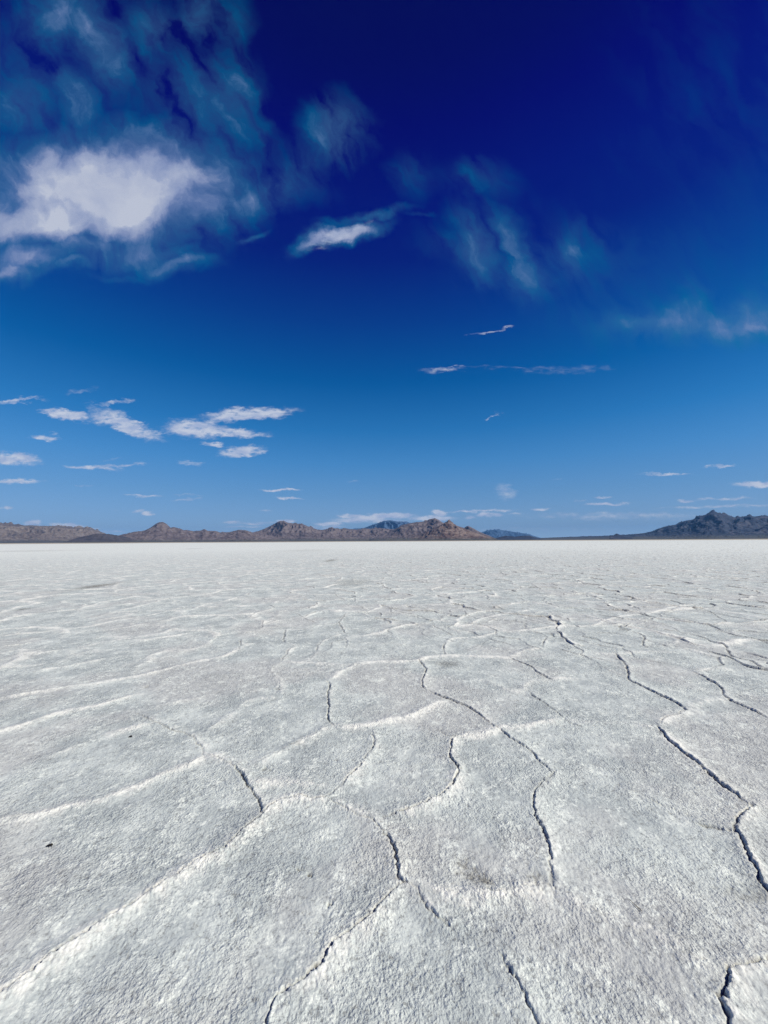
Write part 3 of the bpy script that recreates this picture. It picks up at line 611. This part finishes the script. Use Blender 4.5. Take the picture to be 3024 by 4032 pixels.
    if fine.max() > 0:
        z += fine * 0.0013 * vnoise(X * 55, Y * 55, 55)
    if lum.max() > 0:
        sel = np.nonzero(lum > 0)
        x, y = X[sel], Y[sel]
        q = 66.0
        d1 = cells(x * q + 0.5 * vnoise(x * 40, y * 40, 57), y * q + 0.5 * vnoise(x * 40, y * 40, 58), 56)[0]
        z[sel] += lum[sel] * 0.0026 * (1 - np.clip(d1, 0, 1) ** 2) * np.clip(0.8 + 0.7 * vnoise(x * 7, y * 7, 59) + 2.2 * col_r[sel], 0.25, 3.0)
    stain = np.zeros(X.shape)
    for (x0, y0, rx, ry, s) in STAINS:
        dd = ((X - x0 + 2.2 * wx) / rx) ** 2 + ((Y - y0 + 2.2 * wy) / ry) ** 2
        box = dd < 9
        if box.any():
            t = s * (0.85 * sstep(0.45, 1.15, np.exp(-dd[box]) + 0.55 * vnoise(X[box] * 38, Y[box] * 38, 71) + 0.3 * vnoise(X[box] * 90, Y[box] * 90, 75)) * np.exp(-dd[box] * 0.6) + 0.22 * np.exp(-dd[box]))
            stain[box] = np.maximum(stain[box], t)
            z[box] -= 0.012 * s * np.exp(-dd[box])
    wn = 0.7 * vnoise(X * 3.3, Y * 3.3, 74) + 0.7 * vnoise(X * 17, Y * 17, 72) + 0.6 * vnoise(X * 41, Y * 41, 73)
    white = 0.95 * sstep(0.16, 1.15, col_r * (1.0 + 0.85 * wn))
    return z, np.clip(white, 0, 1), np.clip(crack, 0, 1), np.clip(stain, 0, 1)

# ------------------------------------------------------------ salt flat
DENSE = rad(58)
n_d, n_c = 1180, 130
th = np.concatenate([np.linspace(-DENSE, DENSE, n_d), np.linspace(DENSE, 2 * math.pi - DENSE, n_c + 2)[1:-1]])
rs = [0.45]
while rs[-1] < 760:
    r = rs[-1]
    k = 0.0029 if r < 16 else 0.0029 + (r - 16) * 0.00010 if r < 70 else 0.0083 + (r - 70) * 0.00002
    rs.append(r * (1 + k))
rs = np.array(rs)
RR, TH = np.meshgrid(rs, th, indexing='ij')
X, Y = RR * np.sin(TH), RR * np.cos(TH)
# the far rim of the salt is uneven
edge = 1 + 0.10 * vnoise(TH * 5, TH * 0 + 3, 81) + 0.03 * vnoise(TH * 23, TH * 0 + 4, 82)
grow = sstep(200, 760, RR)
X *= 1 + grow * (edge - 1); Y *= 1 + grow * (edge - 1)
Z = np.zeros_like(X); A_w = Z.copy(); A_c = Z.copy(); A_s = Z.copy()
for i in range(0, len(rs), 120):
    sl = slice(i, i + 120)
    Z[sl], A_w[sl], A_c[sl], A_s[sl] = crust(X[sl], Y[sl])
Z[:, n_d:] *= 0.6
Z += 0.02 - 0.06 * sstep(740, 760, RR)
nr, nt = X.shape
co = np.stack((X, Y, Z), -1).reshape(-1, 3)
co = np.concatenate([co, [[0, 0, 0.02]]])
i0 = np.arange(nr - 1)[:, None] * nt + np.arange(nt)[None, :]
i1 = np.arange(nr - 1)[:, None] * nt + (np.arange(nt)[None, :] + 1) % nt
quads = np.stack((i0, i1, i1 + nt, i0 + nt), -1).reshape(-1, 4)[:, ::-1]

m_salt, t, b = material('salt_crust')
geo = t.new('ShaderNodeNewGeometry').outputs['Position']
def attr(t, n): return t.new('ShaderNodeAttribute', attribute_name=n).outputs['Fac']
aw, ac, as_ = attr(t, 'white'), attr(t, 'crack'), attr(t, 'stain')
n1 = t.noise(geo, 2.3, 6, 0.66)
n2 = t.noise(geo, 7.0, 5, 0.6)
n3 = t.noise(geo, 85.0, 4, 0.75)
n5 = t.noise(t.vec('ADD', geo, (3.0, 11.0, 5.0)), 30.0, 3, 0.65)
n4 = t.noise(t.vec('ADD', geo, (31.0, 7.0, 3.0)), 0.65, 5, 0.55)
grey = t.mix(t.mapr(n1, 0.40, 0.62, smooth=True), (0.500, 0.540, 0.522), (0.675, 0.715, 0.672))
grey = t.mix(t.math('MULTIPLY', t.mapr(n4, 0.47, 0.60, smooth=True), 0.5), grey, (0.59, 0.575, 0.545))
fleck = t.mapr(t.math('ADD', t.math('ADD', t.math('MULTIPLY', n2, 0.45), t.math('MULTIPLY', n5, 0.40)), t.math('MULTIPLY', n3, 0.35)), 0.615, 0.72, smooth=True)
colr = t.mix(t.math('MULTIPLY', fleck, 0.9), grey, (0.87, 0.90, 0.82))
dark = t.mapr(t.math('ADD', t.math('MULTIPLY', n5, 0.45), t.math('MULTIPLY', n3, 0.55)), 0.47, 0.38, smooth=True)
colr = t.mix(t.math('MULTIPLY', dark, 0.75), colr, (0.27, 0.275, 0.265))
wf = t.math('MULTIPLY', aw, t.mapr(n3, 0.3, 0.62, 0.55, 1.1), clamp=True)
colr = t.mix(wf, colr, (0.92, 0.91, 0.83))
# far field's brightness at grazing view put into the salt colour
sepg = t.new('ShaderNodeSeparateXYZ'); t.put(sepg.inputs[0], geo)
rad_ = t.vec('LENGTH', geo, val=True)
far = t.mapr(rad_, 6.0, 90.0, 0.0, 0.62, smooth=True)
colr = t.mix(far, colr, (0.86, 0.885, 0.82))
colr = t.mix(t.math('MULTIPLY', as_, 0.85), colr, (0.13, 0.115, 0.085))
colr = t.mix(t.math('MULTIPLY', ac, 0.85), colr, (0.15, 0.145, 0.135))  # darker mud in the cracks, with the lips' shadow painted in
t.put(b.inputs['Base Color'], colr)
b.inputs['Roughness'].default_value = 0.75
vor = t.new('ShaderNodeTexVoronoi', feature='SMOOTH_F1'); t.put(vor.inputs['Vector'], t.vec('ADD', geo, t.vec('SCALE', t.noise(geo, 40.0, 2, 0.5, color=True), scale=0.012)))
vor.inputs['Scale'].default_value = 85.0
vor.inputs['Smoothness'].default_value = 0.6
hgt = t.math('ADD', t.math('MULTIPLY', vor.outputs['Distance'], -0.8), t.math('ADD', t.math('MULTIPLY', t.noise(geo, 190.0, 3, 0.6), 0.7), t.math('MULTIPLY', n5, 2.2)))
hgt = t.math('MULTIPLY', hgt, t.mapr(t.noise(t.vec('ADD', geo, (8.0, 2.0, 6.0)), 2.6, 3, 0.6), 0.36, 0.62, 0.35, 1.75))
bmp = t.new('ShaderNodeBump'); bmp.inputs['Strength'].default_value = 0.75; bmp.inputs['Distance'].default_value = 0.006
t.put(bmp.inputs['Height'], hgt)
t.put(b.inputs['Normal'], bmp.outputs[0])
apex = lambda a: np.append(a.ravel(), 0)
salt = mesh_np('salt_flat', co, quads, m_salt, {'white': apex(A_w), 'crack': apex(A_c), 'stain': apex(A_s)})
salt['kind'] = 'structure'
cap_me = None

# ------------------------------------------------------------ ground beyond the salt
m_mud, t, b = material('mud_plain')
geo = t.new('ShaderNodeNewGeometry').outputs['Position']
far = t.mapr(t.vec('LENGTH', geo, val=True), 1500.0, 6500.0, smooth=True)
tan = t.mix(t.noise(geo, 0.01, 4, 0.6), (0.34, 0.29, 0.21), (0.55, 0.50, 0.42))
scrub = t.mix(t.noise(geo, 0.004, 5, 0.6), (0.055, 0.062, 0.045), (0.12, 0.11, 0.085))
t.put(b.inputs['Base Color'], t.mix(far, tan, scrub))
b.inputs['Roughness'].default_value = 0.95
gr = np.array([0.0, 300, 600, 900, 1400, 2500, 5000, 9000, 16000, 22000, 29000, 37000])
gt = np.linspace(0, 2 * math.pi, 73)[:-1]
gR, gT = np.meshgrid(gr[1:], gt, indexing='ij')
gco = np.concatenate([np.stack((gR * np.sin(gT), gR * np.cos(gT), gR * 0 - 0.03), -1).reshape(-1, 3), [[0, 0, -0.03]]])
k0 = np.arange(len(gr) - 2)[:, None] * 72 + np.arange(72)[None, :]
k1 = np.arange(len(gr) - 2)[:, None] * 72 + (np.arange(72)[None, :] + 1) % 72
gq = np.stack((k0, k1, k1 + 72, k0 + 72), -1).reshape(-1, 4)[:, ::-1]
ground = mesh_np('ground', gco, gq, m_mud)
ground['kind'] = 'structure'

# ------------------------------------------------------------ mountains
def rock_material(name, dark, mid, light, scale, fan=(0.085, 0.085, 0.075), strata=0.0):
    m, t, b = material(name)
    tcx = t.new('ShaderNodeTexCoord').outputs['Object']
    p = t.vec('SCALE', tcx, scale=scale)
    n1 = t.noise(p, 3.0, 6, 0.62); n2 = t.noise(t.vec('ADD', p, (9.0, 4.0, 2.0)), 9.0, 6, 0.65); n3 = t.noise(p, 38.0, 4, 0.6)
    c = t.mix(t.mapr(n1, 0.40, 0.60, smooth=True), dark, mid)
    c = t.mix(t.math('MULTIPLY', t.mapr(n2, 0.50, 0.66, smooth=True), 0.7), c, light)
    c = t.mix(t.math('MULTIPLY', t.mapr(n3, 0.52, 0.40), 0.45), c, tuple(x * 0.55 for x in dark))
    if strata:
        s = t.vec('MULTIPLY', p, (0.5, 0.5, 16.0))
        c = t.mix(t.math('MULTIPLY', t.mapr(t.noise(s, 2.2, 3, 0.6), 0.50, 0.64, smooth=True), strata), c, light)
    hh = attr(t, 'height')
    c = t.mix(t.math('MULTIPLY', t.mapr(t.math('ADD', hh, t.math('MULTIPLY', t.math('SUBTRACT', n2, 0.5), 0.12)), 0.17, 0.05, smooth=True), 0.85), c, fan)
    t.put(b.inputs['Base Color'], c)
    b.inputs['Roughness'].default_value = 0.9
    bp = t.new('ShaderNodeBump'); bp.inputs['Strength'].default_value = 0.4; bp.inputs['Distance'].default_value = 22.0
    t.put(bp.inputs['Height'], t.math('ADD', n2, t.math('MULTIPLY', n3, 0.4)))
    t.put(b.inputs['Normal'], bp.outputs[0])
    return m

def mountain(key, name, label, dist, front, back, mat, seed, gully=0.5, du=0.045, rough=1.0, nv=110):
    S = np.array(SKYLINES[key])
    az = np.arange(S[0, 0], S[-1, 0], du)
    el = np.interp(az, S[:, 0], S[:, 1])
    env = np.minimum(1, np.maximum(el, 0) / 0.8)
    el = el + env * rough * (0.03 * vnoise(az * 2.6, az * 0, seed) + 0.02 * vnoise(az * 7.0, az * 0, seed + 1))
    el = np.maximum(el, 0.0)
    v = np.concatenate([np.linspace(0, 1, nv), 1 + np.linspace(0, 1, nv // 3)[1:]])       # 0 foot, 1 crest, 2 back foot
    A, V = np.meshgrid(az, v, indexing='ij')
    K = dist / 1000.0
    xk = np.radians(A) * K                         # kilometres along the range
    vk = V * front / 1000.0
    crest = dist + 0.25 * front * vnoise(xk * 0.5, xk * 0, seed + 9)
    D = np.where(V <= 1, crest - (1 - V) * front, crest + (V - 1) * back)
    up = np.where(V <= 1, 1 - V, V - 1)
    # spurs lean sideways going down; height comes from the crest above, displaced
    shift = up * (0.55 * vnoise(xk * 0.9 + 3, vk * 0.4, seed + 2) + 0.35 * vnoise(xk * 2.3, vk * 0.8, seed + 3)) / K * 57.3
    Hc = np.interp(A + shift, az, el)
    H = np.tan(np.radians(Hc)) * dist
    Hown = np.tan(np.radians(np.interp(A, az, el))) * crest
    H = H * sstep(0, 0.25, up) + Hown * (1 - sstep(0, 0.25, up))
    prof = (1 - up) ** 1.25 * 0.80 + 0.20 * (1 - up) ** 3.2
    prof = prof * sstep(1.0, 0.82, up)
    def ridged(f, g, sd):
        n = 1 - np.abs(vnoise(xk * f + 0.35 * vnoise(xk * 3, vk * 2, sd + 5), vk * g, sd)) * 2
        return n
    m = sstep(0.0, 0.10, up) * sstep(1.0, 0.75, up)
    g = 0.50 * ridged(1.5, 0.55, seed + 11) + 0.30 * ridged(3.6, 1.5, seed + 12) + 0.20 * ridged(8.5, 4.5, seed + 13)
    z = H * prof * (1 + gully * m * (g - 0.25)) + m * gully * 22 * fbm(xk * 9, vk * 9, 3, seed + 15) * np.clip(H / 250, 0, 1)
    z = np.maximum(z, 0) * np.clip(H / 30, 0, 1)
    # nothing in front of the crest may stand above the skyline seen from the flat
    lim = Hown / crest * D * (0.985 - 0.05 * m)
    z = np.where(V < 1, np.minimum(z, np.maximum(lim, 0) - 0.0), z)
    z = z - 2.0 * sstep(0.93, 1.0, up)
    Xm, Ym = D * np.sin(np.radians(A)), D * np.cos(np.radians(A))
    mid = float(np.radians(az.mean()))
    ox, oy = dist * math.sin(mid), dist * math.cos(mid)
    co = np.stack((Xm - ox, Ym - oy, z + EYE * np.clip(1 - up * 2, 0, 1)), -1).reshape(-1, 3)
    na, nn = A.shape
    q = (np.arange(na - 1)[:, None] * nn + np.arange(nn - 1)[None, :])
    quads = np.stack((q, q + nn, q + nn + 1, q + 1), -1).reshape(-1, 4)
    hmax = np.percentile(H, 92)
    o = mesh_np(name, co, quads, mat, {'height': (z / hmax).ravel()})
    o.location = (ox, oy, 0)
    o['label'] = label; o['kind'] = 'structure'
    return o

brown = rock_material('brown_rock', (0.118, 0.094, 0.102), (0.165, 0.134, 0.138), (0.24, 0.20, 0.195), 0.0006, strata=0.35)
redrock = rock_material('reddish_rock', (0.115, 0.074, 0.068), (0.19, 0.135, 0.118), (0.31, 0.25, 0.215), 0.0007, strata=0.5)
tanrock = rock_material('tan_rock', (0.13, 0.10, 0.088), (0.20, 0.16, 0.14), (0.29, 0.25, 0.22), 0.0005)
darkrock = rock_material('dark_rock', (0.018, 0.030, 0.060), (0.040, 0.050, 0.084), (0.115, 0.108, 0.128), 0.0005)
duskrock = rock_material('dusk_rock', (0.055, 0.050, 0.062), (0.085, 0.075, 0.085), (0.15, 0.125, 0.13), 0.0005)
hazerock = rock_material('haze_tinted_rock', (0.050, 0.095, 0.18), (0.068, 0.12, 0.22), (0.085, 0.14, 0.24), 0.0003)  # blue of the distance haze put into the rock colour

mountain('h', 'mountain', 'faint pale blue mountain low on the horizon right of centre', 30000, 5000, 5000, hazerock, 100, rough=0.3)
mountain('g', 'mountain', 'deep blue far mountain rising behind the brown hills at centre', 20000, 3200, 3200, hazerock, 120, rough=0.4, gully=0.35)
mountain('a', 'mountain_range', 'long pale brown range with flat crest at far left', 15000, 4200, 3000, tanrock, 140, gully=0.6)
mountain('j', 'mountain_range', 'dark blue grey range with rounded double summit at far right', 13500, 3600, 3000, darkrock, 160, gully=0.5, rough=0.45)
mountain('d', 'mountain', 'broad brown mountain with a gullied dome summit left of centre', 10500, 2300, 2000, brown, 180, gully=0.5)
mountain('c', 'mountain', 'brown mountain with steep dark knob summit at left', 9500, 2300, 2000, brown, 200, gully=0.55)
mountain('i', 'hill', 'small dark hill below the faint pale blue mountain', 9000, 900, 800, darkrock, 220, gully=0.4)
mountain('e', 'mountain', 'rugged grey brown mountain with twin knob summit at centre', 9000, 2100, 1800, brown, 240, gully=0.5, rough=0.5)
mountain('b', 'hill', 'low dark hill in front of the left range', 8200, 1200, 900, duskrock, 260, gully=0.4)
mountain('k', 'hill', 'small dark knob on the slope left of the right range', 8000, 700, 600, darkrock, 280, gully=0.4)
mountain('f', 'mountain', 'reddish pyramid shaped peak in front of the rugged twin knob mountain', 7600, 1300, 1200, redrock, 300, gully=0.6)

# ------------------------------------------------------------ haze
m_h = bpy.data.materials.new('haze_air'); m_h.use_nodes = True; m_h.node_tree.nodes.clear()
th_ = NT(m_h.node_tree)
ho = th_.new('ShaderNodeOutputMaterial'); hv = th_.new('ShaderNodeVolumePrincipled')
hv.inputs['Color'].default_value = (0.20, 0.52, 1.0, 1); hv.inputs['Density'].default_value = 1.7e-05
hv.inputs['Anisotropy'].default_value = 0.0
th_.l.new(hv.outputs[0], ho.inputs['Volume'])
hb = 38000.0
hx = [(x, y, z) for z in (-4.0, 1250.0) for (x, y) in ((-hb, -hb), (hb, -hb), (hb, hb), (-hb, hb))]
hq = [(3, 2, 1, 0), (4, 5, 6, 7), (0, 1, 5, 4), (1, 2, 6, 5), (2, 3, 7, 6), (3, 0, 4, 7)]
hz = mesh_np('haze', hx, np.array(hq), m_h, smooth=False)
hz['kind'] = 'stuff'

# ------------------------------------------------------------ small things lying on the salt
def ground_z(x, y):
    z = crust(np.array([[x]]), np.array([[y]]))[0]
    return float(z[0, 0]) + 0.02

m_chip, t, b = material('dark_scrap')
t.put(b.inputs['Base Color'], t.mix(t.noise(t.new('ShaderNodeTexCoord').outputs['Object'], 120.0, 4, 0.6), (0.006, 0.006, 0.007), (0.035, 0.030, 0.026)))
b.inputs['Roughness'].default_value = 0.6
m_twig, t, b = material('dry_twig')
t.put(b.inputs['Base Color'], t.mix(t.noise(t.new('ShaderNodeTexCoord').outputs['Object'], 90.0, 3, 0.6), (0.045, 0.025, 0.015), (0.12, 0.06, 0.035)))
b.inputs['Roughness'].default_value = 0.8

def tube(pts, rad_list, seg=8, name='twig', mat=None, parent=None, wob=0.15, seed=0):
    P = np.array(pts, float)
    V, Fq = [], []
    rng = np.random.RandomState(seed)
    for i, p in enumerate(P):
        d = P[min(i + 1, len(P) - 1)] - P[max(i - 1, 0)]
        d /= np.linalg.norm(d)
        a = np.cross(d, (0, 0, 1.0)); a = a / (np.linalg.norm(a) + 1e-9); c = np.cross(d, a)
        for k in range(seg):
            t_ = 2 * math.pi * k / seg
            V.append(p + (a * math.cos(t_) + c * math.sin(t_)) * rad_list[i] * (1 + wob * (rng.rand() - 0.5)))
    for i in range(len(P) - 1):
        for k in range(seg):
            a0, a1 = i * seg + k, i * seg + (k + 1) % seg
            Fq.append((a0, a1, a1 + seg, a0 + seg))
    return mesh_np(name, np.array(V), np.array(Fq), mat, parent=parent)

def scrap(x, y, rot, size, label, seed):
    """a curled dark scrap: a lumpy body tapering to a thin tail, with short legs of debris under it"""
    z = ground_z(x, y)
    root = bpy.data.objects.new('dark_scrap', None); C.objects.link(root)
    root.location = (x, y, z); root.rotation_euler = (0, 0, rot)
    root['label'] = label; root['category'] = 'scrap'; root['group'] = 'dark scraps lying on the salt'
    s = size
    tube([(-.62*s, 0, .04*s), (-.5*s, .02*s, .12*s), (-.3*s, 0, .22*s), (-.05*s, -.03*s, .26*s), (.2*s, .0, .30*s), (.38*s, .04*s, .30*s), (.52*s, .03*s, .2*s), (.56*s, .02*s, .14*s)],
         [.01*s, .05*s, .10*s, .15*s, .19*s, .19*s, .12*s, .02*s], 10, 'body', m_chip, root, 0.35, seed)
    for k, (bx, by, ex, ey) in enumerate(((-.25, .08, -.36, .24), (.15, .15, .1, .36), (.42, .12, .5, .34), (-.2, -.08, -.28, -.26), (.2, -.15, .16, -.36), (.45, -.1, .58, -.26))):
        tube([(bx*s, by*s, .2*s), ((bx+ex)/2*s, (by+ey)/2*s, .16*s), (ex*s, ey*s, -.03*s)], [.035*s, .03*s, .012*s], 6, 'leg', m_chip, root, 0.3, seed + k)
    return root

scrap(-1.756, 2.134, rad(8), 0.029, 'black insect like scrap on the near left salt plate', 3)
scrap(-2.071, 3.258, rad(16), 0.027, 'thin dark scrap on the left plate, farther from the viewer than the black one', 9)

tw = [(1.065, 1.814), (1.0685, 1.803), (1.073, 1.788), (1.078, 1.772), (1.083, 1.758)]
tz = [ground_z(*p) for p in tw]
zt = max(tz) + 0.002
twig = tube([(p[0] - 1.073, p[1] - 1.788, 0.0004 * k) for k, p in enumerate(tw)], [0.0005, 0.0010, 0.0014, 0.0020, 0.0010], 8, 'twig', m_twig, None, 0.3, 5)
twig.location = (1.073, 1.788, zt)
twig['label'] = 'tiny reddish brown twig on the near right salt plate'
twig['category'] = 'twig'
